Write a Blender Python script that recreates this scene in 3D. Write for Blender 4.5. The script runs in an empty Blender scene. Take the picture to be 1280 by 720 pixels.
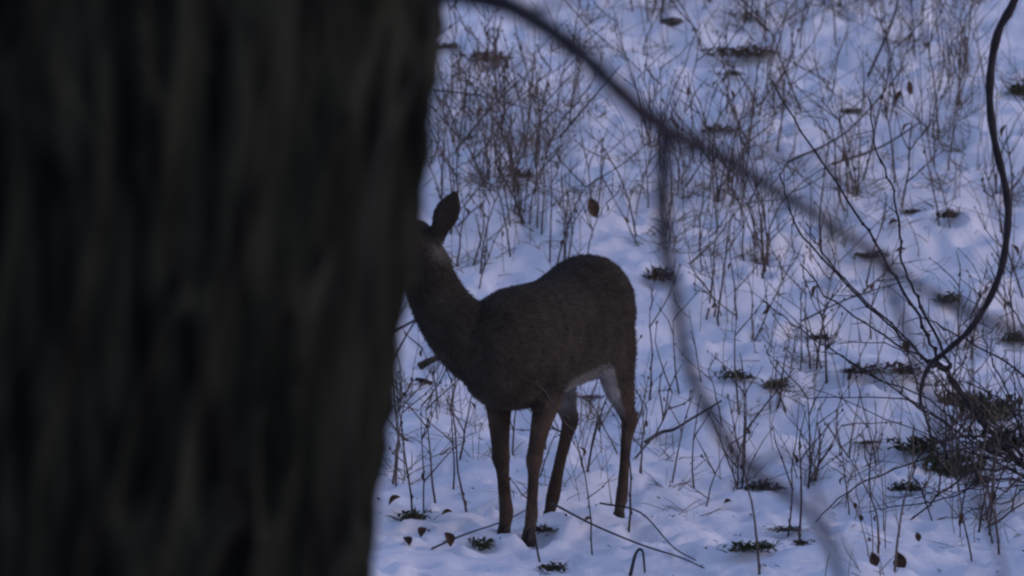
import bpy, bmesh, math, random
import numpy as np
from mathutils import Vector, Matrix

R = math.radians
sc = bpy.context.scene
COL = sc.collection
random.seed(7)

# ------------------------------------------------------------------ camera, sky, sun, exposure
FPX = 6660.0                                   # focal length in pixels of a 1280 px wide frame
CAM = Vector((0.0, 0.0, 1.7))
PITCH = R(2.86)
cd = bpy.data.cameras.new("camera"); cam = bpy.data.objects.new("camera", cd); COL.objects.link(cam)
cam.location = CAM; cam.rotation_euler = (R(90) - PITCH, 0, 0)
cd.sensor_width = 36; cd.lens = FPX * 36 / 1280; cd.clip_start = 0.1; cd.clip_end = 2000
cd.dof.use_dof = True; cd.dof.focus_distance = 18.3; cd.dof.aperture_fstop = 5.2
sc.camera = cam

SUN_EL, SUN_AZ = R(22), R(105)                 # veiled by cloud, off to the right, dusk
w = bpy.data.worlds.new("World"); sc.world = w; w.use_nodes = True
nt = w.node_tree; bg = nt.nodes["Background"]
sky = nt.nodes.new("ShaderNodeTexSky"); sky.sky_type = 'NISHITA'; sky.sun_disc = False
sky.sun_elevation = SUN_EL; sky.sun_rotation = SUN_AZ; sky.altitude = 200
sky.air_density = 1.0; sky.dust_density = 1.0; sky.ozone_density = 1.5
tint = nt.nodes.new("ShaderNodeMix"); tint.data_type = 'RGBA'; tint.blend_type = 'MULTIPLY'
tint.inputs[0].default_value = 1.0; tint.inputs[7].default_value = (0.96, 0.835, 0.98, 1)
nt.links.new(sky.outputs[0], tint.inputs[6]); nt.links.new(tint.outputs[2], bg.inputs[0])
bg.inputs[1].default_value = 0.12
sl = bpy.data.lights.new("sun", 'SUN'); sl.energy = 0.06; sl.angle = R(40); sl.color = (1.0, 0.97, 0.95)
so = bpy.data.objects.new("sun", sl); COL.objects.link(so)
sd = Vector((math.sin(SUN_AZ) * math.cos(SUN_EL), math.cos(SUN_AZ) * math.cos(SUN_EL), math.sin(SUN_EL)))
so.rotation_euler = sd.to_track_quat('Z', 'Y').to_euler(); so.location = (0, 30, 12)
sc.view_settings.view_transform = 'Standard'; sc.view_settings.look = 'None'
sc.view_settings.exposure = 0.92; sc.view_settings.gamma = 1
sc.render.engine = 'CYCLES'
sc.cycles.use_denoising = True
sc.cycles.filter_width = 2.3                   # the soft optics of a small camcorder
sc.cycles.max_bounces = 5

# ------------------------------------------------------------------ helpers
FW = Vector((0, math.cos(PITCH), -math.sin(PITCH))); UP = Vector((0, math.sin(PITCH), math.cos(PITCH)))
def ray(px, py):
    return FW + Vector((1, 0, 0)) * ((px - 640) / FPX) + UP * ((360 - py) / FPX)
def at(px, py, Y):
    d = ray(px, py); return CAM + d * (Y / d.y)

_tab = np.random.RandomState(3).rand(6, 256, 256)
def vn(x, y, k):
    """value noise in 0..1, arrays or floats"""
    x = np.asarray(x, float); y = np.asarray(y, float)
    i = np.floor(x).astype(int); j = np.floor(y).astype(int)
    f = x - i; g = y - j; f = f * f * (3 - 2 * f); g = g * g * (3 - 2 * g)
    t = _tab[k]; a = i & 255; b = (i + 1) & 255; c = j & 255; d = (j + 1) & 255
    return (t[a, c] * (1 - f) + t[b, c] * f) * (1 - g) + (t[a, d] * (1 - f) + t[b, d] * f) * g

RS = np.random.RandomState(11)
DENTS = [(RS.uniform(-2.6, 2.6), RS.uniform(16.2, 27), RS.uniform(.025, .07), RS.uniform(.03, .08), RS.uniform(.015, .055)) for _ in range(900)]
for k in range(9):                              # an old line of tracks crossing the flat
    DENTS.append((-.9 + k * .33, 17.0 + k * .21 + (k % 2) * .1, .05, .09, .05))
DENTS = np.array(DENTS)
def base_h(y):
    y = np.asarray(y, float)
    a, b, s = 18.5, 21.3, .275
    t = np.clip((y - a) / (b - a), 0, 1)
    h = s * (b - a) * (t ** 3 - t ** 4 / 2) + s * np.clip(y - b, 0, None)
    h = np.where(y > 45, h * 0 + s * (b - a) * .5 + s * (45 - b) + .1 * (y - 45), h)
    return h - .03 * np.clip(15 - y, 0, 13)
def gh(x, y, fine=True):
    x = np.asarray(x, float); y = np.asarray(y, float)
    near = np.clip(np.hypot((x - .15) / 1.0, (y - 18.0) / .9), .25, 1)
    h = base_h(y) + near * (.13 * (vn(x / 1.15 + 9, y / 1.5 + 3, 0) - .5) + .10 * (vn(x / .37, y / .45, 1) - .5))
    h = h + .055 * (vn(x / .15, y / .19, 2) - .5) + .032 * (vn(x / .07 + 5, y / .075, 3) - .5)
    up = np.clip((y - 18.6) / 2, 0, 1)
    h = h + (.02 + .055 * up) * (np.abs(2 * vn(x / .42 + 3 * vn(x / .9, y / .5, 5), y / .26, 5) - 1) - .5)
    if fine:
        h = h + .012 * (vn(x / .034, y / .040, 4) - .5)
    return h
def gz(x, y): return float(gh(x, y, False))
def gnd(px, py):
    d = ray(px, py); p = None
    for lo, hi in ((13, 22), (22, 34), (34, 70)):
        yy = np.arange(lo, hi, .02); t = yy / d.y
        hit = np.nonzero(CAM.z + d.z * t <= gh(CAM.x + d.x * t, yy, False))[0]
        if len(hit): p = CAM + d * float(t[hit[0]]); break
    if p is None: p = CAM + d * (70 / d.y)
    return Vector((p.x, p.y, gz(p.x, p.y)))

def link(o, parent=None):
    COL.objects.link(o)
    if parent: o.parent = parent
    return o
def mesh(name, vs, fs, mat=None, smooth=True):
    m = bpy.data.meshes.new(name); m.from_pydata([tuple(v) for v in vs], [], fs); m.update()
    if smooth: m.polygons.foreach_set("use_smooth", [True] * len(m.polygons))
    if mat: m.materials.append(mat)
    return m
def obj(name, me, parent=None): return link(bpy.data.objects.new(name, me), parent)
def empty(name, loc=(0, 0, 0), rz=0):
    o = bpy.data.objects.new(name, None); o.location = loc; o.rotation_euler = (0, 0, rz)
    o.empty_display_size = .1; return link(o)
def tag(o, label=None, cat=None, group=None, kind=None):
    for k, v in (("label", label), ("category", cat), ("group", group), ("kind", kind)):
        if v: o[k] = v
    return o

class MB:
    def __init__(s): s.v = []; s.f = []
    def tube(s, pts, rad, n=5, cap=True, flat=None):
        """tube along pts; rad = one number per point, or (a, b) for an ellipse"""
        pts = [Vector(p) for p in pts]; b0 = len(s.v); ref = None
        for i, p in enumerate(pts):
            t = (pts[min(i + 1, len(pts) - 1)] - pts[max(i - 1, 0)])
            if t.length < 1e-9: t = Vector((0, 0, 1))
            t.normalize()
            if ref is None:
                ref = Vector(flat) if flat else (Vector((1, 0, 0)) if abs(t.x) < .9 else Vector((0, 1, 0)))
            a = (ref - t * ref.dot(t)); a.normalize(); ref = a; b = t.cross(a)
            r = rad[i]; ra, rb = r if isinstance(r, tuple) else (r, r)
            for k in range(n):
                q = 2 * math.pi * k / n
                s.v.append(p + a * (ra * math.cos(q)) + b * (rb * math.sin(q)))
        for i in range(len(pts) - 1):
            for k in range(n):
                k2 = (k + 1) % n
                s.f.append((b0 + i * n + k, b0 + i * n + k2, b0 + (i + 1) * n + k2, b0 + (i + 1) * n + k))
        if cap:
            s.f.append(tuple(b0 + k for k in reversed(range(n))))
            e = b0 + (len(pts) - 1) * n; s.f.append(tuple(e + k for k in range(n)))
        return s
    def ball(s, c, r, n=5):
        c = Vector(c)
        rs = r if isinstance(r, tuple) else (r, r, r)
        b0 = len(s.v); rows = 3
        s.v.append(c + Vector((0, 0, -rs[2])))
        for i in range(1, rows + 1):
            ph = -math.pi / 2 + math.pi * i / (rows + 1)
            for k in range(n):
                q = 2 * math.pi * k / n
                s.v.append(c + Vector((rs[0] * math.cos(ph) * math.cos(q), rs[1] * math.cos(ph) * math.sin(q), rs[2] * math.sin(ph))))
        s.v.append(c + Vector((0, 0, rs[2])))
        for k in range(n):
            k2 = (k + 1) % n
            s.f.append((b0, b0 + 1 + k2, b0 + 1 + k))
            for i in range(rows - 1):
                s.f.append((b0 + 1 + i * n + k, b0 + 1 + i * n + k2, b0 + 1 + (i + 1) * n + k2, b0 + 1 + (i + 1) * n + k))
            s.f.append((b0 + 1 + (rows - 1) * n + k, b0 + 1 + (rows - 1) * n + k2, len(s.v) - 1))
        return s
    def leaf(s, c, ax, wd, ln, curl, nrm=Vector((0, 0, 1))):
        """a curled leaf: a small bent grid"""
        ax = Vector(ax).normalized(); sd_ = ax.cross(nrm)
        if sd_.length < 1e-4: sd_ = ax.cross(Vector((1, 0, 0)))
        sd_.normalize(); nn = sd_.cross(ax); b0 = len(s.v); c = Vector(c)
        prof = (.10, .72, 1.0, .96, .66, .10); nr = len(prof)
        for i, pw in enumerate(prof):
            t = i / (nr - 1)
            for k in (-1, -.5, 0, .5, 1):
                s.v.append(c + ax * (ln * t) + sd_ * (wd * .5 * pw * k * (1 - .25 * curl * abs(k))) + nn * (wd * curl * (.45 * k * k * pw) + ln * curl * .35 * math.sin(t * 2.4)))
        for i in range(nr - 1):
            for k in range(4):
                a = b0 + i * 5 + k; s.f.append((a, a + 1, a + 6, a + 5))
        return s
    def mesh(s, name, mat, smooth=True): return mesh(name, s.v, s.f, mat, smooth)
    def build(s, name, mat, parent=None, smooth=True): return obj(name, s.mesh(name, mat, smooth), parent)

def spline(pts, n=6):
    """Catmull-Rom through pts (tuples of any length)"""
    P = [np.array(p, float) for p in pts]; P = [2 * P[0] - P[1]] + P + [2 * P[-1] - P[-2]]; out = []
    for i in range(1, len(P) - 2):
        for k in range(n):
            t = k / n; a, b, c, d = P[i - 1:i + 3]
            out.append(.5 * ((2 * b) + (c - a) * t + (2 * a - 5 * b + 4 * c - d) * t * t + (3 * b - a - 3 * c + d) * t ** 3))
    out.append(P[-2]); return out

# ------------------------------------------------------------------ materials
def mat(name, c1, c2=None, scale=20, rough=.85, bump=0.0, bscale=60, stretch=(1, 1, 1), vary=0.0, spec=.2):
    m = bpy.data.materials.new(name); m.use_nodes = True; t = m.node_tree; N = t.nodes; L = t.links
    b = N["Principled BSDF"]; b.inputs["Roughness"].default_value = rough
    b.inputs["Specular IOR Level"].default_value = spec
    tc = N.new("ShaderNodeTexCoord"); mp = N.new("ShaderNodeMapping"); mp.inputs["Scale"].default_value = stretch
    L.new(tc.outputs["Object"], mp.inputs[0])
    no = N.new("ShaderNodeTexNoise"); no.inputs["Scale"].default_value = scale; no.inputs["Detail"].default_value = 5
    L.new(mp.outputs[0], no.inputs["Vector"])
    cr = N.new("ShaderNodeValToRGB"); cr.color_ramp.elements[0].position = .35; cr.color_ramp.elements[1].position = .65
    cr.color_ramp.elements[0].color = (*c1, 1); cr.color_ramp.elements[1].color = (*(c2 or c1), 1)
    L.new(no.outputs["Fac"], cr.inputs[0]); out = cr.outputs[0]
    if vary:
        oi = N.new("ShaderNodeObjectInfo"); mr = N.new("ShaderNodeMapRange")
        mr.inputs["To Min"].default_value = 1 - vary; mr.inputs["To Max"].default_value = 1 + vary
        L.new(oi.outputs["Random"], mr.inputs["Value"])
        hs = N.new("ShaderNodeHueSaturation"); L.new(mr.outputs[0], hs.inputs["Value"]); L.new(out, hs.inputs["Color"]); out = hs.outputs[0]
    L.new(out, b.inputs["Base Color"])
    if bump:
        n2 = N.new("ShaderNodeTexNoise"); n2.inputs["Scale"].default_value = bscale; n2.inputs["Detail"].default_value = 6
        L.new(mp.outputs[0], n2.inputs["Vector"])
        bp = N.new("ShaderNodeBump"); bp.inputs["Strength"].default_value = bump; bp.inputs["Distance"].default_value = .01
        L.new(n2.outputs["Fac"], bp.inputs["Height"]); L.new(bp.outputs[0], b.inputs["Normal"])
    return m
M_SNOW = mat("snow", (.80, .81, .84), (.86, .86, .88), 3, .55, .5, 45, spec=.3)
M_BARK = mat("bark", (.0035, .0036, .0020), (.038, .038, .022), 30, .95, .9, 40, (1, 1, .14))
M_LIMB = mat("limb_bark", (.045, .038, .040), (.075, .062, .066), 30, .9, .4, 80)
M_STALK = mat("dead_stalk", (.060, .045, .040), (.13, .098, .078), 18, .85, .2, 120, vary=.5)
M_BRUSH = mat("dead_brush", (.085, .068, .060), (.22, .175, .135), 3.5, .85)
M_STRAW = mat("straw", (.09, .070, .045), (.24, .19, .125), 5, .85)
M_CANE = mat("shrub_cane", (.018, .015, .017), (.036, .029, .031), 25, .75, .2, 90)
M_LEAF = mat("dry_leaf", (.06, .035, .022), (.12, .066, .036), 60, .8, .3, 150, vary=.3)
M_TUFT = mat("tuft_green", (.026, .036, .014), (.060, .066, .026), 22, .85, .2, 90, vary=.3)
M_TUFTB = mat("tuft_brown", (.050, .034, .022), (.095, .066, .040), 22, .85, .2, 90, vary=.3)
M_STONE = mat("stone", (.06, .05, .045), (.12, .10, .09), 30, .9, .6, 60)
M_HOOF = mat("hoof", (.034, .026, .020), (.055, .040, .030), 40, .7)
M_EYE = mat("eye", (.008, .006, .005), None, 10, .12, spec=.5)
M_NOSE = mat("nose", (.012, .011, .011), None, 60, .35, .3, 200)

# ------------------------------------------------------------------ ground: one snow sheet
def axis(lo, hi, step, far, g=1.16):
    a = list(np.arange(lo, hi, step)); s = step; x = a[-1]
    while x < far: s = min(s * g, 12); x += s; a.append(x)
    s = step; x = a[0]; l = []
    while x > -far: s = min(s * g, 12); x -= s; l.append(x)
    return np.array(l[::-1] + a)
xs = axis(-2.3, 2.7, .021, 260); ys = axis(16.0, 27.6, .023, 300)
X, Y = np.meshgrid(xs, ys)
Z = gh(X, Y)
STEM_BASES = []                                 # filled with melt holes below
def dent(cx, cy, rx, ry, dp):
    i0, i1 = np.searchsorted(xs, (cx - 3 * rx, cx + 3 * rx)); j0, j1 = np.searchsorted(ys, (cy - 3 * ry, cy + 3 * ry))
    if i1 <= i0 or j1 <= j0: return
    xx, yy = X[j0:j1, i0:i1], Y[j0:j1, i0:i1]
    d2 = ((xx - cx) / rx) ** 2 + ((yy - cy) / ry) ** 2
    Z[j0:j1, i0:i1] -= dp * (np.exp(-d2 ** 1.5) - .22 * np.exp(-((np.sqrt(d2) - 1.55) / .35) ** 2))
for d in DENTS: dent(*d)
def make_ground():
    nx, ny = len(xs), len(ys)
    idx = np.arange(nx * ny).reshape(ny, nx)
    q = np.stack([idx[:-1, :-1], idx[:-1, 1:], idx[1:, 1:], idx[1:, :-1]], -1).reshape(-1, 4)
    m = bpy.data.meshes.new("ground"); m.vertices.add(nx * ny)
    m.vertices.foreach_set("co", np.stack([X, Y, Z], -1).ravel())
    m.loops.add(q.size); m.loops.foreach_set("vertex_index", q.ravel())
    m.polygons.add(len(q)); m.polygons.foreach_set("loop_start", np.arange(len(q)) * 4); m.polygons.foreach_set("loop_total", np.full(len(q), 4))
    m.polygons.foreach_set("use_smooth", np.ones(len(q), bool))
    m.update(calc_edges=True); m.validate(); m.materials.append(M_SNOW)
    o = obj("ground", m); tag(o, "bumpy snow covered ground rising into a bank", "snow ground", kind="structure")

# ------------------------------------------------------------------ big tree in front
def bark_tree():
    Yt = 7.4
    root = empty("tree", (0, 0, 0))
    lean = math.tan(R(7.1)); Rt = .47
    pm = at(484, 380, Yt); xe = pm.x - Rt; zm = pm.z
    zb = gz(xe, Yt) - .15
    root.location = (xe - (zm - zb) * lean, Yt, zb)
    zz = np.concatenate([np.arange(0, 1.3, .03), np.arange(1.3, 3.0, .011), np.arange(3.0, 6.5, .05), [6.6]])
    n = 360; th = np.arange(n) / n * 2 * math.pi
    T, Zg = np.meshgrid(th, zz)
    rad = Rt * (1 - .012 * (Zg - (zm - zb))) + .16 * np.exp(-Zg / .28)
    arc = T * Rt; wob = .05 * (vn(Zg / .35, T * 2, 2) - .5)
    def per(sx, sz, k):                          # noise that closes round the trunk
        a = vn((arc + wob) / sx, Zg / sz, k); b = vn((arc + wob - 2 * math.pi * Rt) / sx, Zg / sz, k)
        u = np.clip((T - 5.6) / .68, 0, 1); return a * (1 - u) + b * u
    rid = 1 - np.abs(2 * per(.055, .30, 0) - 1); rid2 = 1 - np.abs(2 * per(.028, .16, 1) - 1)
    rad = rad + .046 * (rid ** 1.8 - .4) + .018 * (rid2 - .5) + .010 * (per(.25, .6, 3) - .5) + .006 * (per(.012, .03, 4) - .5)
    vs = np.stack([rad * np.cos(T) + Zg * lean, rad * np.sin(T), Zg], -1).reshape(-1, 3)
    fs = []; nz = len(zz)
    for j in range(nz - 1):
        for i in range(n):
            i2 = (i + 1) % n; fs.append((j * n + i, j * n + i2, (j + 1) * n + i2, (j + 1) * n + i))
    fs.append(tuple((nz - 1) * n + i for i in range(n)))
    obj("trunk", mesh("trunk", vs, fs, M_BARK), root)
    inv = Vector(root.location)
    def pix(p): return at(p[0], p[1], p[2]) - inv
    # the drooping limb in front of the deer's bank and its hanging twigs
    def limb(name, P, parent, n=6):
        S = spline([(*pix(p), p[3] / 1000) for p in P], 5)
        b = MB(); b.tube([s[:3] for s in S], [max(s[3], .0012) * (1 + .18 * math.sin(i * 2.3) * (i % 3 == 0)) for i, s in enumerate(S)], n)
        return b.build(name, M_LIMB, parent)
    br = limb("branch", [(420, -70, 7.3, 19), (540, -16, 7.0, 16), (600, -4, 6.8, 15), (650, 14, 6.65, 14), (720, 62, 6.45, 13.5), (772, 112, 6.3, 12.5), (830, 160, 6.35, 12), (900, 196, 6.4, 9.5),
                         (960, 233, 6.5, 8.5), (1030, 275, 6.6, 8), (1100, 322, 6.7, 7.5), (1140, 353, 6.75, 7), (1200, 385, 6.8, 6.5), (1300, 428, 6.9, 5.5), (1400, 462, 7.0, 3)], root, 8)
    tag(br, "blurred drooping branch crossing the snow bank")
    limb("twig", [(832, 160, 6.35, 10), (829, 235, 6.4, 9.5), (830, 300, 6.4, 8.5), (845, 372, 6.45, 7.5), (856, 440, 6.5, 7.5), (880, 505, 6.5, 8), (925, 575, 6.55, 8), (975, 612, 6.6, 6.5), (1010, 640, 6.6, 5.5), (1045, 705, 6.65, 5), (1060, 760, 6.7, 2)], br)
    limb("twig", [(1098, 321, 6.7, 5.5), (1126, 395, 6.75, 5), (1148, 465, 6.75, 4.5), (1172, 522, 6.8, 4), (1206, 592, 6.8, 3.5), (1236, 655, 6.85, 3.5), (1262, 740, 6.9, 2)], br)
    limb("twig", [(940, 580, 6.56, 4), (1000, 572, 6.6, 3), (1028, 640, 6.6, 3), (1062, 700, 6.65, 2)], br)
    limb("twig", [(770, 110, 6.3, 3.5), (800, 150, 6.3, 2.5), (860, 130, 6.3, 1.5)], br)
    limb("twig", [(650, 14, 6.65, 4), (690, 6, 6.6, 3), (740, -14, 6.6, 2)], br)
    limb("twig", [(905, 198, 6.4, 4.5), (950, 190, 6.4, 3.2), (1000, 205, 6.4, 2.4), (1040, 200, 6.4, 1.5)], br)
    limb("twig", [(1030, 275, 6.6, 4), (1040, 320, 6.6, 3), (1030, 372, 6.6, 1.8)], br)
    # limbs and bare crown above the frame
    top = Vector((6.6 * lean, 0, 6.6)); rn = random.Random(4); tw = MB()
    for k in range(7):
        a = k * 2.4; s = Vector((0, 0, 0)) + top - Vector((lean, 0, 1)) * rn.uniform(0, 2.6)
        pts = [s]; d = Vector((math.cos(a), math.sin(a), .7)).normalized()
        for i in range(6):
            d = (d + Vector((rn.uniform(-.2, .2), rn.uniform(-.2, .2), .12))).normalized(); pts.append(pts[-1] + d * .55)
        MB().tube(pts, [.13, .10, .08, .06, .045, .03, .015], 7).build("limb", M_BARK, root)
        for p in pts[2:]:
            for q in range(5):
                e = Vector((rn.uniform(-1, 1), rn.uniform(-1, 1), rn.uniform(-.1, 1))).normalized(); m1 = p + e * .45
                e2 = (e + Vector((rn.uniform(-.5, .5), rn.uniform(-.5, .5), .2))).normalized()
                tw.tube([p, m1, m1 + e2 * .5], [.012, .007, .002], 4)
    tw.build("crown", M_LIMB, root)
    tag(root, "huge dark rough-barked leaning tree trunk filling one side, with a long drooping branch", "tree")
bark_tree()

# ------------------------------------------------------------------ unseen evergreens added behind and beside the viewer to block low skylight
M_FIR = mat("evergreen", (.018, .026, .012), (.045, .055, .024), 6, .9)
def wood():
    r2 = random.Random(40); b = MB()
    spots = [(8.5 * math.sin(a), 3 - 8.5 * math.cos(a)) for a in [R(x) for x in range(-112, 113, 17)]] + [(-8, 15), (-9.5, 20), (9, 17), (11, 23), (8.5, 11)]
    for (x, y) in spots:
        x += r2.uniform(-.8, .8); y += r2.uniform(-.8, .8); g = Vector((x, y, gz(x, y) - .1)); H = r2.uniform(9, 13)
        b.tube([g, g + Vector((0, 0, H * .5)), g + Vector((0, 0, H))], [.18, .11, .02], 7)
        z = .8
        while z < H:
            rr = (1 - z / H) * 2.3 + .15; n = 11; a0 = r2.uniform(0, 6)
            for k in range(n):
                a = a0 + k * 6.283 / n + r2.uniform(-.2, .2); rl = rr * r2.uniform(.75, 1.1); d = Vector((math.cos(a), math.sin(a), 0)); t = Vector((-d.y, d.x, 0)); p = g + Vector((0, 0, z))
                for (f0, f1) in ((.05, .4), (.4, .72), (.72, 1.0)):
                    w_ = rl * .34 * (1.1 - f1); dz = -.28 * rl; i = len(b.v)
                    b.v += [p + d * rl * f0 + Vector((0, 0, dz * f0)) , p + d * rl * (f0 + f1) * .5 + t * (w_ + .1) + Vector((0, 0, dz * f1 - .06)), p + d * rl * f1 + Vector((0, 0, dz * f1)), p + d * rl * (f0 + f1) * .5 - t * (w_ + .1) + Vector((0, 0, dz * f1 - .06))]
                    b.f.append((i, i + 1, i + 2, i + 3))
            z += .33
    tag(b.build("shade_forest", M_FIR, None, False), "unseen evergreen wood added around the viewer to block low skylight", "shade_forest", kind="stuff")
wood()

# ------------------------------------------------------------------ deer
ANG = R(66)
DV = Vector((-math.cos(ANG), -math.sin(ANG), 0)); LV = Vector((math.sin(ANG), -math.cos(ANG), 0))
F0 = gnd(664, 670); DO = F0 - DV * .35 - LV * .08; DO.z = 0.0
DZ = F0.z
def build_deer():
    root = empty("deer", (DO.x, DO.y, DZ - .008), math.atan2(DV.y, DV.x))
    def lz(u, v):                               # snow height under a foot, in the deer's own frame
        p = DO + DV * u + LV * v; return gz(p.x, p.y) - DZ
    B = MB(); N = 20
    def ringloft(S):
        b0 = len(B.v)
        for (u, zc, hw, hh, v) in S:
            for k in range(N):
                q = 2 * math.pi * k / N; cx, sx = math.cos(q), math.sin(q)
                e = .88
                yy = math.copysign(abs(cx) ** e, cx) * hw * (1 - .16 * max(sx, 0) ** 2); zz = math.copysign(abs(sx) ** e, sx) * hh
                B.v.append(Vector((u, v + yy, zc + zz)))
        for i in range(len(S) - 1):
            for k in range(N):
                k2 = (k + 1) % N; B.f.append((b0 + i * N + k, b0 + (i + 1) * N + k, b0 + (i + 1) * N + k2, b0 + i * N + k2))
        B.f.append(tuple(b0 + k for k in range(N))); e = b0 + (len(S) - 1) * N; B.f.append(tuple(e + k for k in reversed(range(N))))
    T = spline([(-.485, .735, .03, .05, 0), (-.46, .73, .095, .125, 0), (-.39, .725, .15, .185, 0), (-.28, .708, .172, .212, 0), (-.14, .682, .168, .200, 0), (.0, .660, .165, .191, 0),
                (.13, .645, .163, .198, 0), (.25, .632, .158, .207, -.005), (.36, .628, .145, .198, -.012), (.45, .62, .115, .165, -.02), (.52, .60, .06, .10, -.03)], 3)
    ringloft([tuple(t) for t in T])
    def tube(P, n=14, flat=(0, 1, 0)):
        S = spline(P, 4); B.tube([s[:3] for s in S], [(max(s[3], .004), max(s[4], .004)) for s in S], n, True, flat)
    # neck (turned to the deer's right), head, ears, tail
    tube([(.28, -.02, .62, .14, .17), (.39, -.08, .645, .125, .145), (.435, -.145, .70, .112, .118), (.455, -.20, .775, .095, .10), (.462, -.240, .855, .084, .09), (.467, -.26, .935, .074, .08), (.465, -.27, .985, .05, .05)], 16)
    S = Vector((.47, -.268, .975)); hd = Vector((.76, -.62, -.22)).normalized(); hl = Vector((.635, .78, 0))
    h = lambda t, dz=0: tuple(S + hd * t + Vector((0, 0, dz)))
    tube([(*h(-.06, .004), .040, .045), (*h(-.02, .006), .068, .066), (*h(.04, .004), .068, .070), (*h(.095, -.004), .054, .058), (*h(.15, -.008), .039, .045), (*h(.20, -.008), .031, .037), (*h(.235, -.010), .029, .031), (*h(.252, -.012), .018, .018)], 14, tuple(hl))
    eb = S + hl * .055 - hd * .03 + Vector((0, 0, .03)); et = Vector((.515, -.120, 1.165))
    def ear(a, b, f):
        d = b - a
        tube([(*(a - d * .12), .030, .026), (*(a + d * .05), .031, .022), (*(a + d * .22), .034, .018), (*(a + d * .45), .046, .013), (*(a + d * .7), .040, .010), (*(a + d * .9), .019, .008), (*b, .007, .006)], 12, tuple(f))
    ear(eb, et, Vector((-.2, .9, 0)) if False else Vector((-.41, .91, 0)))
    ea = S - hl * .055 - hd * .03 + Vector((0, 0, .03)); ear(ea, ea - hl * .135 + Vector((0, 0, .045)) - hd * .02, hd)
    tube([(-.455, 0, .80, .035, .03), (-.50, 0, .76, .036, .028), (-.52, 0, .68, .034, .022), (-.52, 0, .61, .012, .010)], 10)
    # legs: (u, v, z, fore-aft radius, side radius)
    feet = []
    def leg(P, foot):
        fz = lz(*foot); z0 = P[-1][2]
        Q = [(u, v, z + fz * max(0, 1 - z / .5), b, a) for (u, v, z, a, b) in P]
        tube(Q, 12, (0, 1, 0)); feet.append((foot[0], foot[1], fz))
    leg([(.27, .085, .66, .10, .055), (.25, .10, .55, .085, .056), (.265, .10, .46, .060, .046), (.295, .092, .38, .037, .035), (.325, .087, .30, .029, .028), (.337, .085, .258, .031, .029), (.337, .083, .215, .021, .020),
         (.342, .08, .13, .020, .019), (.348, .08, .075, .024, .022), (.362, .08, .04, .020, .019), (.368, .08, .02, .018, .018)], (.368, .08))
    leg([(.25, -.085, .66, .10, .055), (.23, -.105, .55, .085, .056), (.245, -.088, .46, .060, .048), (.265, -.075, .38, .041, .038), (.272, -.068, .30, .032, .031), (.275, -.065, .258, .033, .032), (.266, -.062, .215, .024, .023),
         (.258, -.058, .13, .023, .022), (.252, -.055, .075, .026, .025), (.262, -.055, .04, .022, .022), (.268, -.055, .02, .02, .02)], (.268, -.055))
    leg([(-.30, .085, .70, .14, .075), (-.30, .105, .60, .135, .066), (-.315, .115, .50, .095, .052), (-.355, .115, .43, .058, .040), (-.405, .11, .375, .036, .030), (-.440, .106, .340, .036, .028), (-.420, .103, .285, .022, .021),
         (-.405, .10, .18, .019, .018), (-.392, .097, .09, .023, .022), (-.375, .095, .045, .019, .018), (-.368, .095, .02, .018, .018)], (-.368, .095))
    leg([(-.28, -.085, .70, .14, .075), (-.28, -.095, .60, .13, .066), (-.30, -.10, .50, .092, .052), (-.34, -.10, .43, .056, .042), (-.385, -.105, .375, .038, .033), (-.418, -.11, .340, .037, .030), (-.40, -.118, .285, .024, .023),
         (-.385, -.14, .18, .021, .021), (-.375, -.155, .09, .025, .025), (-.36, -.16, .045, .021, .021), (-.352, -.162, .02, .02, .02)], (-.352, -.162))
    me = B.mesh("body", None); tmp = bpy.data.objects.new("body_src", me); COL.objects.link(tmp)
    md = tmp.modifiers.new("r", 'REMESH'); md.mode = 'VOXEL'; md.voxel_size = .0065
    ms = tmp.modifiers.new("s", 'SMOOTH'); ms.factor = .5; ms.iterations = 5
    dg = bpy.context.evaluated_depsgraph_get(); dg.update()
    bm_ = bpy.data.meshes.new_from_object(tmp.evaluated_get(dg)); bm_.name = "body"
    bpy.data.objects.remove(tmp); bpy.data.meshes.remove(me)
    bm_.polygons.foreach_set("use_smooth", [True] * len(bm_.polygons))
    nv = len(bm_.vertices); co = np.empty(nv * 3); bm_.vertices.foreach_get("co", co); co = co.reshape(-1, 3)
    nr = np.empty(nv * 3); bm_.vertices.foreach_get("normal", nr); nr = nr.reshape(-1, 3)
    u, v, z = co.T
    sm = lambda a, b, x: (lambda t: t * t * (3 - 2 * t))(np.clip((x - a) / (b - a), 0, 1))
    coat = np.array([.038, .0315, .0235]); legc = np.array([.074, .050, .035]); white = np.array([.36, .33, .29]); dark = np.array([.038, .030, .022])
    c = coat[None] * np.ones((nv, 1))
    wl = 1 - sm(.36, .52, z); c = c * (1 - wl[:, None]) + legc * wl[:, None]
    wd = sm(.78, .92, z) * (.75) ; c = c * (1 - wd[:, None]) + dark * wd[:, None]
    bel = sm(.35, .8, -nr[:, 2]) * sm(-.34, -.24, u) * (1 - sm(.10, .20, u)) * sm(.42, .46, z) * (1 - sm(.56, .62, z))
    inn = sm(-.05, .35, nr[:, 0] * .9 - np.sign(v) * nr[:, 1] * .5) * (u < -.18) * sm(.33, .47, z) * (1 - sm(.50, .58, z)) * sm(.03, .06, np.abs(v)) * (.6 + .8 * vn(z * 40, v * 30, 1))
    rear = sm(.2, .6, -nr[:, 0]) * sm(-.44, -.48, u) * sm(.55, .60, z) * .4 * (np.abs(v) < .07)
    thr = np.exp(-(((u - .50) / .05) ** 2 + ((v + .185) / .028) ** 2 + ((z - .962) / .032) ** 2)) * .30
    red = np.exp(-(((u + .40) / .12) ** 2 + ((z - .62) / .16) ** 2)); c = c * (1 + red[:, None] * np.array([.25, .10, .06]))
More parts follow.
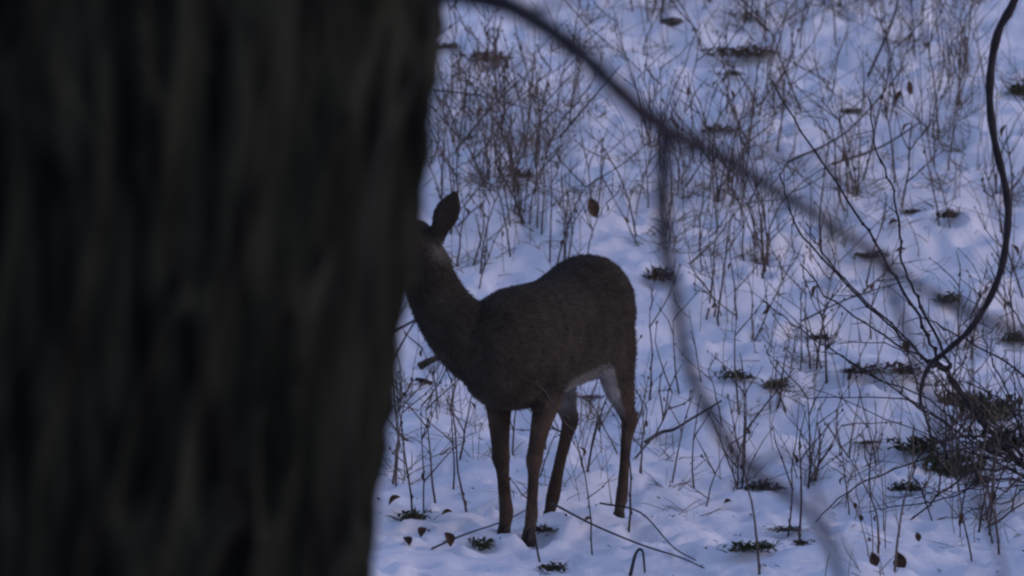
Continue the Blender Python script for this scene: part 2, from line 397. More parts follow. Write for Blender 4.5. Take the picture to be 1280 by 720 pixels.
    flank = sm(.80, .62, z) if False else np.clip((.80 - z) / .25, 0, 1) * (z > .42); c = c * (1 + .22 * flank[:, None])
    c = c * (.78 + .44 * vn(u * 26 + z * 9, z * 16 + v * 14, 2) * (.5 + vn(u * 60, z * 45 + v * 40, 3)))[:, None]
    wh = np.clip(bel * .5 + inn * .85 + rear + thr, 0, 1)[:, None]
    c = c * (1 - wh) + white * wh
    ca = bm_.color_attributes.new("coat", 'FLOAT_COLOR', 'POINT')
    ca.data.foreach_set("color", np.concatenate([c, np.ones((nv, 1))], 1).ravel())
    m = bpy.data.materials.new("deer_coat"); m.use_nodes = True; t = m.node_tree; Nn = t.nodes; L = t.links
    b = Nn["Principled BSDF"]; b.inputs["Roughness"].default_value = .9; b.inputs["Specular IOR Level"].default_value = .1
    b.inputs["Sheen Weight"].default_value = 0
    at_ = Nn.new("ShaderNodeAttribute"); at_.attribute_name = "coat"
    tc = Nn.new("ShaderNodeTexCoord"); no = Nn.new("ShaderNodeTexNoise"); no.inputs["Scale"].default_value = 9; no.inputs["Detail"].default_value = 8; no.inputs["Roughness"].default_value = .7
    mr = Nn.new("ShaderNodeMapRange"); mr.inputs["From Min"].default_value = .3; mr.inputs["From Max"].default_value = .7; mr.inputs["To Min"].default_value = .72; mr.inputs["To Max"].default_value = 1.25
    mx = Nn.new("ShaderNodeMix"); mx.data_type = 'RGBA'; mx.blend_type = 'MULTIPLY'; mx.inputs[0].default_value = 1
    L.new(tc.outputs["Object"], no.inputs["Vector"]); L.new(no.outputs["Fac"], mr.inputs["Value"]); L.new(at_.outputs["Color"], mx.inputs[6]); L.new(mr.outputs[0], mx.inputs[7]); L.new(mx.outputs[2], b.inputs["Base Color"])
    n2 = Nn.new("ShaderNodeTexNoise"); n2.inputs["Scale"].default_value = 160; n2.inputs["Detail"].default_value = 4
    bp = Nn.new("ShaderNodeBump"); bp.inputs["Strength"].default_value = .7; bp.inputs["Distance"].default_value = .006
    L.new(tc.outputs["Object"], n2.inputs["Vector"]); L.new(n2.outputs["Fac"], bp.inputs["Height"]); L.new(bp.outputs[0], b.inputs["Normal"])
    bm_.materials.clear(); bm_.materials.append(m)
    bo = obj("body", bm_, root)
    # short winter hair lying back along the body
    rg = np.random.RandomState(2); pick = rg.permutation(nv)[:min(nv, 26000)]
    P = co[pick]; Nr = nr[pick]; fl = np.stack([-np.ones(len(pick)) * .9, np.zeros(len(pick)), -.55 * np.ones(len(pick))], 1) + rg.normal(0, .28, (len(pick), 3))
    lowz = (P[:, 2] < .42)[:, None]; fl = np.where(lowz, np.array([-.15, 0, -1.0]) + rg.normal(0, .2, (len(pick), 3)), fl)
    fl = fl - Nr * (fl * Nr).sum(1, keepdims=True); fl /= np.linalg.norm(fl, axis=1, keepdims=True) + 1e-6
    ln = np.where(P[:, 2] < .42, .008, np.where(P[:, 2] > 1.0, .007, .020)) * rg.uniform(.6, 1.3, len(pick)); sd_ = np.cross(Nr, fl)
    V = np.empty((len(pick) * 3, 3)); V[0::3] = P - sd_ * .0016; V[1::3] = P + sd_ * .0016; V[2::3] = P + fl * ln[:, None] + Nr * (ln * .38)[:, None]
    fm = mesh("fur", V, [(i, i + 1, i + 2) for i in range(0, len(V), 3)], None, False)
    fa = fm.color_attributes.new("coat", 'FLOAT_COLOR', 'POINT'); cc = np.repeat(c[pick] * rg.uniform(.7, 1.4, (len(pick), 1)), 3, 0)
    fa.data.foreach_set("color", np.concatenate([cc, np.ones((len(cc), 1))], 1).ravel()); fm.materials.append(m)
    tag(obj("fur", fm, bo), kind="stuff")
    for (fu, fv, fz) in feet:                   # cloven hooves
        hb = MB()
        for s in (-1, 1):
            hb.tube([(fu - .006, fv + s * .009, fz + .036), (fu + .004, fv + s * .010, fz + .012), (fu + .012, fv + s * .011, fz - .022)], [(.011, .016), (.012, .021), (.013, .026)], 10, True, (0, 1, 0))
        hb.build("hoof", M_HOOF, root)
    for s in (-1, 1):
        p = S + hd * .085 + hl * (s * .050) + Vector((0, 0, .018)); MB().ball(p, .0125, 10).build("eye", M_EYE, root)
    MB().ball(S + hd * .25 + Vector((0, 0, -.004)), (.015, .02, .016), 10).build("nose", M_NOSE, root)
    tag(root, "brown doe standing in the snow with its head behind the big trunk", "deer")
    for (fu, fv, fz) in feet:
        p = DO + DV * fu + LV * fv; dent(p.x, p.y, .035, .04, .012)
build_deer()

# ------------------------------------------------------------------ dead weeds
def stalk(rn, H, r0, lean=.12, kink=.16, seg=.055):
    p = Vector((0, 0, -.05)); a = rn.uniform(0, 6.28); d = Vector((math.cos(a) * lean, math.sin(a) * lean, 1)).normalized()
    pts = [p.copy()]; dirs = [d.copy()]; L = 0
    while L < H:
        s = seg * rn.uniform(.6, 1.4); p = p + d * s; L += s; pts.append(p.copy()); dirs.append(d.copy())
        d = (d + Vector((rn.gauss(0, kink), rn.gauss(0, kink), .02))).normalized()
    n = len(pts); rad = [r0 * (1 - .65 * i / (n - 1)) for i in range(n)]
    return pts, dirs, rad
def make_proto(seed, H, kind):
    rn = random.Random(seed); parts = []
    pts, dirs, rad = stalk(rn, H, rn.uniform(.0034, .0052), rn.uniform(.03, .2), rn.uniform(.05, .14))
    b = MB(); b.tube(pts, rad, 5)
    for i in range(2, len(pts) - 1):
        if rn.random() < .55: b.ball(pts[i] + Vector((rn.uniform(-1, 1), rn.uniform(-1, 1), 0)) * .003, (rad[i] * 1.5, rad[i] * 1.5, rad[i] * 2.4), 4)
    parts.append(("stem", b.mesh("stem", M_STALK)))
    for k in range(rn.choice((1, 2, 2, 3, 4)) if kind != 'bare' else 1):
        i = rn.randrange(max(2, len(pts) // 3), len(pts)); q = pts[i]; a = rn.uniform(0, 6.28)
        d = (dirs[i] * rn.uniform(.5, 1.3) + Vector((math.cos(a), math.sin(a), .15))).normalized(); tp = [q.copy()]; ln = rn.uniform(.07, .24) * (1 if kind != 'bushy' else 1.4)
        for s in range(4):
            q = q + d * ln / 4; tp.append(q.copy()); d = (d + Vector((rn.gauss(0, .18), rn.gauss(0, .18), .12))).normalized()
        tb = MB(); tb.tube(tp, [.0029, .0025, .0021, .0017, .0012], 4)
        for s in (2, 3, 4):
            if rn.random() < .6: tb.ball(tp[s], (.004, .004, .0065), 4)
        if kind == 'bushy':
            for s in (1, 2, 3):
                e = tp[s] + (d + Vector((rn.uniform(-1, 1), rn.uniform(-1, 1), rn.uniform(0, 1)))).normalized() * rn.uniform(.03, .08); tb.tube([tp[s], e], [.0014, .0008], 3)
        parts.append(("side_twig", tb.mesh("side_twig", M_STALK)))
    if kind == 'leafy' or rn.random() < .25:
        i = rn.randrange(len(pts) // 2, len(pts)); lb = MB()
        lb.leaf(pts[i], (rn.uniform(-.5, .5), rn.uniform(-.5, .5), -1), rn.uniform(.012, .022), rn.uniform(.025, .05), .9, Vector((rn.uniform(-1, 1), 1, 0)))
        parts.append(("dry_leaf", lb.mesh("dry_leaf", M_LEAF)))
    return parts
rn = random.Random(21)
PROTO = [(h_, make_proto(100 + i, h_, ('plain', 'bushy', 'plain', 'leafy', 'bare')[i % 5])) for i, h_ in enumerate([rn.uniform(.26, .75) for _ in range(30)])]

LOOK = {}
def place_weed(loc, h, label, group=None, rz=None, tilt=None, rng=rn):
    H, parts = min(rng.sample(PROTO, 6), key=lambda q: abs(q[0] - h))
    o = empty("dead_weed", (loc.x, loc.y, loc.z - .01)); s = h / H
    o.scale = (s ** .5, s ** .5, s)
    if tilt is None:
        tilt = abs(rng.gauss(0, .12))
        if rng.random() < .13: tilt = rng.uniform(.5, 1.1)
    q = Matrix.Rotation(rng.uniform(0, 6.28), 3, 'Z') @ Matrix.Rotation(tilt, 3, 'X') @ Matrix.Rotation(rng.uniform(0, 6.28), 3, 'Z')
    o.rotation_euler = q.to_euler()
    nt_ = sum(1 for nm, _ in parts if nm == "side_twig")
    for nm, me in parts: obj(nm, me, o)
    look = "slanting" if tilt > .45 else ("twiggy" if nt_ >= 3 else "nearly bare" if nt_ < 2 else "forked")
    if any(nm == "dry_leaf" for nm, _ in parts): look += " leaf-bearing"
    o["_look"] = look + (" tall" if h > .42 else " short")
    tag(o, label, "weed", group)
    STEM_BASES.append((loc.x, loc.y)); return o

# zones in the picture where the foot of a weed stands: x0, x1, y0, y1, how many single weeds, extra stuff stalks, height range, place
ZONES = [
    (523, 640, 95, 240, 32, 80, .34, .62, "on the bank beside the trunk"),
    (640, 720, 90, 240, 18, 50, .34, .62, "under the thick end of the branch"),
    (525, 640, 245, 370, 12, 16, .26, .5, "behind the deer's neck"),
    (640, 800, 235, 345, 22, 34, .28, .58, "behind the deer's back"),
    (700, 960, -30, 75, 26, 90, .38, .75, "above the blurred branch"),
    (960, 1225, -30, 90, 26, 120, .38, .75, "high on the bank near the vine"),
    (795, 960, 170, 345, 36, 95, .34, .66, "uphill of the deer's rump"),
    (900, 1090, 100, 260, 22, 80, .34, .66, "over the middle of the branch"),
    (1090, 1232, 110, 300, 18, 65, .34, .66, "inside the vine's curve"),
    (1245, 1285, 60, 420, 8, 30, .34, .6, "beyond the hanging vine"),
    (880, 1110, 290, 480, 20, 40, .26, .52, "on open snow below the branch"),
    (1150, 1282, 430, 560, 8, 20, .26, .5, "among the shrub canes"),
    (488, 596, 470, 610, 7, 24, .24, .46, "between trunk and deer's chest"),
    (600, 800, 500, 625, 7, 20, .2, .4, "around the deer's legs"),
    (800, 1060, 490, 640, 14, 36, .22, .42, "on open snow right of the deer"),
    (1040, 1285, 560, 716, 18, 46, .26, .52, "at the lower corner under the shrub"),
    (120, 520, 40, 330, 0, 130, .3, .6, "behind the trunk"),
    (200, 470, 400, 650, 0, 34, .24, .46, "low behind the trunk"),
]
ORD = "first second third fourth fifth sixth seventh eighth ninth tenth eleventh twelfth thirteenth fourteenth fifteenth sixteenth".split()
def uniq_weeds():
    r2 = random.Random(5)
    for (x0, x1, y0, y1, n, ns, h0, h1, place) in ZONES:
        cl = [(r2.uniform(x0, x1), r2.uniform(y0, y1)) for _ in range(max(3, n // 4))]; made = {}
        for k in range(n):
            c = r2.choice(cl) if r2.random() < .6 else (r2.uniform(x0, x1), r2.uniform(y0, y1))
            px = min(max(c[0] + r2.gauss(0, 9), x0), x1); py = min(max(c[1] + r2.gauss(0, 7), y0), y1)
            o = place_weed(gnd(px, py), r2.uniform(h0, h1), "", None, rng=r2)
            made.setdefault(o["_look"], []).append((px, o))
        for look, L in made.items():
            L.sort(key=lambda t: t[0]); look = " ".join([look.split()[-1]] + look.split()[:-1])
            for i, (px, o) in enumerate(L):
                if len(L) == 1: lab = f"only {look} dead weed {place}"
                else: lab = f"{look} weed, {ORD[min(i, 15)]} from the left, {place}"
                tag(o, lab, "weed", "weeds " + place); del o["_look"]
        BR.append((x0, x1, y0, y1, ns, h0, h1, cl))
BR = []
uniq_weeds()
def brush():
    r2 = random.Random(9); b = MB()
    for (x0, x1, y0, y1, ns, h0, h1, cl) in BR:
        for k in range(int(ns * .85)):
            c = r2.choice(cl) if r2.random() < .4 else (r2.uniform(x0, x1), r2.uniform(y0, y1))
            g = gnd(c[0] + r2.gauss(0, 14), c[1] + r2.gauss(0, 9)); H = r2.uniform(h0 * .6, h1)
            lying = r2.random() < .22
            pts, dirs, rad = stalk(r2, H, r2.uniform(.0018, .0033), r2.uniform(.03, .3) if not lying else r2.uniform(1.0, 4), r2.uniform(.08, .2), .08)
            b.tube([p + g for p in pts], rad, 3)
            for t in range(r2.choice((0, 1, 2, 3))):
                i = r2.randrange(1, len(pts)); a = r2.uniform(0, 6.28)
                e = pts[i] + (dirs[i] + Vector((math.cos(a), math.sin(a), .2))).normalized() * r2.uniform(.04, .16)
                m1 = (pts[i] + e) * .5 + Vector((0, 0, -.01)); b.tube([pts[i] + g, m1 + g, e + g], [.0014, .0011, .0007], 3)
    o = b.build("undergrowth", M_BRUSH, None)
    tag(o, "tangle of fine dead stalks and grass standing all over the snow bank", "undergrowth", kind="stuff")
brush()

# weeds that can be told apart one by one: foot pixel, height in metres, label
SINGLE = [
    ((838, 604), .33, "lone forked weed stem standing in snow just beyond the deer's near hind hoof"),
    ((787, 664), .30, "dead weed rising from a dark root clump beside the deer's near hind hoof"),
    ((800, 590), .22, "small bare weed between the deer's near hind leg and the open snow"),
    ((736, 588), .30, "thin straight weed stem between the deer's two hind legs"),
    ((742, 690), .36, "thin upright weed stem in front of the gap between the deer's legs"),
    ((684, 560), .22, "short weed stem behind the gap between front and hind legs"),
    ((640, 560), .24, "thin weed between the deer's two front legs"),
    ((585, 640), .40, "tall bent weed just in front of the deer's far front leg"),
    ((516, 640), .42, "tall twiggy weed with leafy foot nearest the big trunk"),
    ((530, 642), .33, "second twiggy weed from the big trunk, leaning toward the deer"),
    ((545, 628), .28, "thin weed under the deer's chest, right of the twiggy pair"),
    ((565, 610), .30, "dead weed stem below the deer's brisket"),
    ((574, 575), .24, "slim weed stem behind the deer's brisket"),
    ((498, 560), .22, "small weed half hidden behind the trunk edge below the deer's neck"),
    ((676, 705), .20, "short weed stem poking out beside the lowest green tuft"),
    ((905, 535), .2, "small weed on clear snow below the pair of green tufts"),
    ((928, 560), .22, "slender weed just above the dark tuft on open snow"),
    ((983, 662), .42, "tall weed rising from a flat dark tuft at the lower centre of the open snow"),
    ((1001, 678), .36, "weed rising from the small dark tuft beside the flat one"),
    ((948, 718), .36, "forked weed at the bottom edge below the dark tuft"),
    ((868, 610), .30, "crooked weed on the snow between the deer and the blurred twig"),
    ((880, 480), .26, "small weed right of the deer's rump on open snow"),
    ((812, 500), .30, "weed tuft just right of the deer's hind quarters"),
    ((1062, 640), .3, "slim weed with tiny hanging leaves right of the flat dark tuft"),
    ((1098, 690), .3, "weed bearing a round dark leaf near the bottom edge"),
    ((1090, 620), .26, "thin weed left of the big mossy tuft"),
    ((1215, 700), .34, "upright knobby weed at the lower corner under the shrub"),
    ((1250, 690), .36, "rightmost upright weed at the bottom corner"),
    ((1238, 640), .30, "bare weed between the mossy tuft and the frame edge"),
    ((1120, 712), .34, "long weed leaning across the bottom beside the hanging leaf"),
]
r3 = random.Random(77)
for (p, h, lab) in SINGLE:
    place_weed(gnd(*p), h * 1.3, lab, "single weeds on the flat snow", tilt=abs(r3.gauss(0, .12)), rng=r3)

# ------------------------------------------------------------------ shrub of long thin canes at the lower right
def shrub():
    base = gnd(1302, 610); root = empty("shrub", tuple(base)); r2 = random.Random(3); Yb = base.y
    def cane(P, r, name="cane", jit=.004):
        """P: (px, py, metres in front of the root)"""
        S = spline([tuple(at(x, y, Yb - dy) - base) for (x, y, dy) in P], 5); n = len(S)
        S = [Vector(s) + Vector((r2.gauss(0, jit), r2.gauss(0, jit), r2.gauss(0, jit))) * (0 < i < n - 1) for i, s in enumerate(S)]
        rad = [r * .86 * (1.0 - .62 * i / (n - 1)) for i in range(n)]
        b = MB(); b.tube(S, rad, 6)
        for i in range(4, n - 1):
            if r2.random() < .4: b.ball(S[i], (rad[i] * 1.7,) * 3, 5)
            if r2.random() < .18:
                e = S[i] + Vector((r2.uniform(-.1, .02), r2.uniform(-.05, .05), r2.uniform(-.03, .1))); b.tube([S[i], e], [.002, .001], 4)
        return b.build(name, M_CANE, root)
    R0 = [(1302, 606, 0), (1274, 577, .05)]
    K = R0 + [(1225, 524, .12), (1184, 465, .2)]
    cane(K + [(1160, 420, .25), (1127, 360, .3), (1093, 303, .35), (1053, 240, .4), (1010, 175, .42), (965, 100, .45)], .009)
    cane(K + [(1188, 455, .15), (1150, 383, .2), (1132, 337, .2), (1123, 283, .2), (1117, 240, .2), (1098, 190, .2), (1085, 120, .2)], .008)
    cane(K + [(1167, 457, .25), (1127, 422, .3), (1073, 370, .35), (1003, 295, .4), (988, 260, .4), (975, 215, .4)], .008)
    cane(K + [(1160, 452, .25), (1137, 427, .28), (1093, 387, .3), (1047, 340, .3), (1020, 303, .3), (1007, 277, .3)], .007)
    cane(K + [(1160, 450, .2), (1093, 413, .22), (1033, 368, .25), (1000, 330, .25)], .007)
    cane(R0 + [(1250, 572, .1), (1180, 528, .2), (1113, 482, .25), (1060, 450, .3), (1000, 413, .3), (950, 376, .3)], .006)
    cane(R0 + [(1235, 560, .0), (1160, 500, -.05), (1090, 470, -.1), (1045, 440, -.1), (1000, 405, -.1)], .005)
    cane(R0 + [(1240, 545, .15), (1200, 500, .2), (1120, 433, .2), (1047, 430, .2)], .005)
    cane(R0 + [(1255, 575, .1), (1210, 560, .15), (1150, 505, .2), (1090, 497, .2), (1010, 498, .2)], .005)
    cane([(1302, 606, 0), (1290, 540, .05), (1282, 470, .1), (1210, 427, .15), (1160, 400, .2), (1135, 380, .2)], .006)
    cane([(1302, 606, 0), (1293, 500, 0), (1282, 420, 0), (1262, 380, 0), (1233, 323, 0)], .0045)
    cane([(1302, 606, 0), (1240, 600, .2), (1180, 625, .3), (1120, 632, .3), (1085, 640, .3)], .005)
    cane([(1302, 606, 0), (1255, 585, .3), (1200, 600, .4), (1150, 640, .45), (1100, 690, .45), (1060, 730, .4)], .006)
    cane([(1302, 606, 0), (1290, 640, .1), (1200, 660, .35), (1150, 690, .4), (1105, 715, .42)], .006)
    cane([(1302, 606, 0), (1270, 560, .2), (1200, 545, .4), (1142, 578, .5), (1158, 629, .5), (1180, 718, .5)], .0065)
    cane([(1302, 606, 0), (1270, 575, .2), (1210, 560, .4), (1120, 585, .55), (1060, 615, .6), (1012, 660, .6), (975, 705, .6)], .0055)
    cane([(1302, 606, 0), (1285, 640, .2), (1262, 680, .4), (1235, 716, .45)], .006)
    cane([(1302, 606, 0), (1250, 470, .1), (1235, 440, .1), (1228, 400, .1), (1240, 360, .1)], .004)
    cane([(1302, 606, 0), (1270, 520, -.1), (1215, 480, -.2), (1150, 480, -.2), (1132, 440, -.2), (1110, 410, -.2)], .004)
    for k in range(9):                           # thin canes fanning low over the snow
        a = r2.uniform(R(150), R(232)); L_ = r2.uniform(110, 330); bend = r2.uniform(-60, 60)
        cane([(1302, 606, 0)] + [(1302 + L_ * t * math.cos(a) - bend * t * t * math.sin(a) * .5, 606 - L_ * t * math.sin(a) - bend * t * t * .5, (.1 + .5 * (math.sin(a) < 0)) * t) for t in (.3, .6, 1.0)], r2.uniform(.003, .0045), "cane", .006)
    for k in range(15):                          # short dark inner twigs
        x = r2.uniform(1215, 1285); y = r2.uniform(430, 560)
        cane([(1302, 606, 0), ((x + 1300) / 2 + r2.uniform(-10, 15), (y + 600) / 2, r2.uniform(-.2, .3)), (x, y, r2.uniform(-.3, .3)), (x + r2.uniform(-30, 30), y - r2.uniform(10, 50), r2.uniform(-.3, .3))], .0036, "twig", .008)
    tag(root, "bare shrub of long straight dark canes fanning up from the lower corner", "shrub")
    return base
SB = shrub()

# hanging vine with its tree out of the picture on the right
def vine():
    Yv = 15.9
    P = [(1340, -330, 15.9, 16), (1300, -120, 15.9, 15), (1270, -5, 15.9, 14), (1247, 42, 15.9, 13.5), (1237, 110, 15.9, 13), (1243, 175, 15.9, 12.5), (1258, 240, 15.9, 12.5), (1259, 290, 15.9, 12), (1248, 348, 15.9, 11.5),
         (1218, 405, 15.95, 10.5), (1185, 437, 16.0, 9.5), (1163, 456, 16.05, 8.5), (1152, 482, 16.1, 7), (1150, 510, 16.15, 4)]
    o0 = at(1340, -330, 15.9)
    S = spline([(*(at(x, y, Y) - o0), r / 1000 * .92) for (x, y, Y, r) in P], 5)
    b = MB(); b.tube([s[:3] for s in S], [s[3] * (1 + .12 * math.sin(i * 1.7)) for i, s in enumerate(S)], 8)
    o = b.build("vine", M_CANE); o.location = o0
    tag(o, "thick dark crooked vine hanging in a hooked curve over the shrub", "vine")
    tr = empty("tree", (o0.x + .9, 16.3, gz(o0.x + .9, 16.3) - .1)); zt = o0.z - tr.location.z
    MB().tube([(0, 0, 0), (.02, 0, 1), (0, 0, 2.2), (.03, .02, 3.6), (0, 0, 5.5)], [.14, .10, .09, .075, .05], 12).build("trunk", M_BARK, tr)
    MB().tube([(0, 0, zt - .35), (-.45, -.2, zt - .1), (-.9, -.4, zt + .012), (-1.3, -.5, zt + .1)], [.045, .032, .022, .008], 8).build("limb", M_BARK, tr)
    r2 = random.Random(8); c = MB()
    for k in range(30):
        z = r2.uniform(3, 5.4); a = r2.uniform(0, 6.28); d = Vector((math.cos(a), math.sin(a), .8)); c.tube([Vector((0, 0, z)), Vector((0, 0, z)) + d * .5, Vector((0, 0, z)) + d * .9 + Vector((0, 0, .2))], [.015, .009, .003], 4)
    c.build("crown", M_LIMB, tr); tag(tr, "slender bare tree outside the picture that holds the vine", "tree")
vine()

# ------------------------------------------------------------------ tufts, leaves, stones, fallen twigs
def tuft_mesh(seed, m, n=190):
    r2 = random.Random(seed); b = MB(); straw = []
    sub = [(r2.gauss(0, .15), r2.gauss(0, .15), r2.uniform(.07, .19), r2.uniform(.5, 1.4)) for _ in range(7)]
    for k in range(n):
        cx, cy, cr, ch = r2.choice(sub)
        p = Vector((cx + r2.gauss(0, cr), cy + r2.gauss(0, cr), r2.uniform(-.04, .14 * ch)))
        if r2.random() < .62:                    # crumpled little leaves
            b.leaf(p, (r2.gauss(0, 1), r2.gauss(0, 1), r2.gauss(.2, .6)), r2.uniform(.04, .10), r2.uniform(.06, .15), r2.uniform(.3, .9), Vector((r2.gauss(0, .6), r2.gauss(0, .6), 1)).normalized())
        else:                                    # thin blades
            h = r2.uniform(.10, .34) * ch; d = Vector((r2.gauss(0, .9), r2.gauss(0, .9), r2.uniform(.1, .9))).normalized(); p.z = -.03
            e = p + d * h * 1.3; mid = (p + e) * .5 + Vector((0, 0, h * .15)); sdv = d.cross(Vector((r2.uniform(-1, 1), r2.uniform(-1, 1), .3))).normalized() * r2.uniform(.006, .018)
            i = len(b.v); b.v += [p - sdv, p + sdv, mid - sdv * .9, mid + sdv * .9, e]
            if r2.random() < .5: straw += [len(b.f), len(b.f) + 1]
            b.f += [(i, i + 1, i + 3, i + 2), (i + 2, i + 3, i + 4)]
    me = b.mesh("grass_tuft", m); me.materials.append(M_STRAW)
    for k in straw: me.polygons[k].material_index = 1
    return me
TM = [tuft_mesh(50 + i, M_TUFT if i < 4 else M_TUFTB) for i in range(7)]
TUFTS = [ # px, py, width px, height factor, brown?, label
    (918, 474, 42, .9, 0, "smaller of two green grass tufts close together on open snow"),
    (968, 484, 52, .8, 0, "wider of two green grass tufts close together on open snow"),
    (1024, 424, 30, .9, 0, "small green tuft among the far cane tips"),
    (950, 612, 46, 1.0, 0, "dark green tuft alone on open snow below the blurred twig"),
    (942, 688, 66, .6, 0, "flat spread green tuft near the bottom of the open snow"),
    (985, 665, 44, .5, 0, "flat dark tuft around the foot of a tall weed"),
    (1003, 682, 26, .9, 0, "little dark tuft beside the flat one near the bottom"),
    (1145, 565, 80, .8, 0, "left end of the mossy green growth under the shrub canes"),
    (1192, 592, 76, 1.3, 0, "darkest and thickest mossy tuft under the shrub canes"),
    (1132, 612, 40, 1.1, 0, "small green tuft just below the mossy growth"),
    (1224, 606, 34, 1.4, 0, "narrow green tuft right of the thick mossy tuft"),
    (1240, 520, 90, 1.3, 0, "large dark leafy clump behind the shrub at the frame edge"),
    (1262, 560, 80, 1.2, 0, "dark leafy clump at the foot of the shrub"),
    (1205, 505, 60, 1.0, 1, "brownish leafy clump left of the dark shrub clumps"),
    (1120, 470, 60, .9, 1, "brown ragged tuft under the vine's lower end"),
    (1070, 470, 40, .6, 1, "low brown tuft left of the vine's lower end"),
    (693, 712, 46, .7, 0, "green tuft at the bottom edge below the deer's front hooves"),
    (678, 664, 34, .7, 1, "brown tuft against the deer's near front hoof"),
    (600, 684, 36, 1.3, 0, "dark leafy sprout in front of the deer's far front hoof"),
    (518, 648, 46, 1.0, 0, "leafy green clump at the foot of the twiggy weed by the trunk"),
    (650, 222, 36, 1.0, 1, "brown tuft at the end of a snow ledge above the deer's back"),
    (612, 76, 56, .8, 1, "brown grass tuft high on the bank beside the trunk"),
    (560, 60, 40, .7, 1, "greyish tuft high on the bank closest to the trunk"),
    (930, 70, 70, .7, 1, "wide brown tuft high on the bank above the branch"),
    (916, 94, 30, .8, 1, "small tuft just below the wide brown one"),
    (1064, 142, 26, 1.0, 0, "small dark tuft on the middle of the bank"),
    (1275, 118, 40, 1.4, 0, "dark tuft at the frame edge behind the vine"),
    (826, 350, 38, 1.5, 1, "brown tuft hidden behind the hanging blurred twig"),
    (1142, 268, 26, .8, 1, "small brown tuft inside the vine's curve, nearer the branch"),
    (1183, 272, 30, 1.3, 1, "pale brown tuft inside the vine's curve, nearer the vine"),
    (1188, 378, 46, .8, 0, "green tuft on snow inside the hook of the vine"),
    (1085, 322, 40, .8, 1, "brown tuft showing behind the blurred branch's thin part"),
    (1265, 430, 44, 1.0, 0, "green tuft beyond the blurred branch at the frame edge"),
    (905, 165, 40, .9, 1, "brown tuft just above the blurred branch"),
    (790, 520, 30, .5, 1, "low brown tuft behind the deer's near hind leg"),
    (735, 498, 28, .5, 1, "low brown tuft behind the gap between the hind legs"),
    (1080, 555, 34, .4, 1, "low ragged tuft left of the mossy growth"),
]
r4 = random.Random(31)
for (px, py, wpx, hf, br, lab) in TUFTS:
    g = gnd(px, py); s = wpx * g.y / FPX / .84
    o = obj("grass_tuft", TM[(4 + r4.randrange(3)) if br else r4.randrange(4)]); o.location = g; o.rotation_euler = (0, 0, r4.uniform(0, 6.28)); o.scale = (s, s, s * hf)
    tag(o, lab, "grass tuft", "tufts poking through the snow")
    dent(g.x, g.y, s * .5, s * .5, .02)

def leaf(px, py, Y, wd, ln, ax, lab, up=(0, -1, .3), curl=.7):
    p = at(px, py, Y) if Y else gnd(px, py) + Vector((0, 0, .022)); b = MB()
    b.leaf((0, 0, 0), ax, wd, ln, curl, Vector(up).normalized()); o = b.build("dry_leaf", M_LEAF); o.location = p
    tag(o, lab, "leaf", "dry leaves"); return o
g = gnd(841, 31); b = MB(); b.ball((0, 0, 0), (.062, .05, .022), 14); rs = random.Random(6)
b.v = [v * rs.uniform(.88, 1.1) for v in b.v]; o = b.build("stone", M_STONE); o.location = g + Vector((0, 0, .008))
tag(o, "flat oval dark stone on the snow high on the bank", "stone")
g = gnd(728, 330)
leaf(738, 247, g.y, .062, .085, (.25, 0, -1), "big curled brown leaf caught on a weed above the deer's back")
g = gnd(1125, 150)
leaf(1136, 100, g.y, .035, .07, (.1, 0, -1), "longer of two brown leaves hanging side by side high on the bank")
leaf(1126, 113, g.y, .03, .05, (-.5, 0, -1), "shorter of two brown leaves hanging side by side high on the bank")
for (px, py, w_, l_, ax, lab) in [
    (506, 680, .035, .045, (.1, -.2, -.2), "dark leaf on snow nearest the trunk, left of its twin"),
    (526, 682, .035, .045, (.1, .3, .2), "dark leaf on snow next to the one nearest the trunk"),
    (563, 692, .045, .05, (-.3, .2, .6), "upright curled leaf on snow left of the dark sprout"),
    (552, 652, .03, .04, (1, .2, .1), "small leaf lying right of the leafy clump by the trunk"),
    (486, 640, .04, .05, (1, .1, .5), "leaf touching the trunk's edge low on the snow"),
    (1110, 292, .04, .05, (1, .1, .2), "small dark leaf on snow above the blurred branch"),
    (905, 640, .03, .03, (1, .3, .1), "tiny leaf scrap on open snow left of the flat tuft"),
    (730, 660, .025, .03, (1, .3, .1), "leaf scrap on snow between the deer's hooves")]:
    leaf(px, py, None, w_, l_, ax, lab, (0, -.3, 1), .6)
for (px, py, l_, lab) in [(1090, 690, .05, "round dark leaf hanging low on a weed near the bottom edge"), (1122, 690, .06, "crumpled leaf hanging on a leaning weed near the bottom edge"), (1146, 665, .03, "narrow seed-like leaf dangling below the shrub canes"), (1068, 628, .02, "topmost of the tiny leaves dangling on a slim weed"), (1075, 643, .022, "lower of the tiny leaves dangling on a slim weed"), (1130, 425, .04, "dark leaf caught in the canes beside the vine's end")]:
    leaf(px, py, 16.7, l_ * .8, l_, (.2, 0, -1), lab)

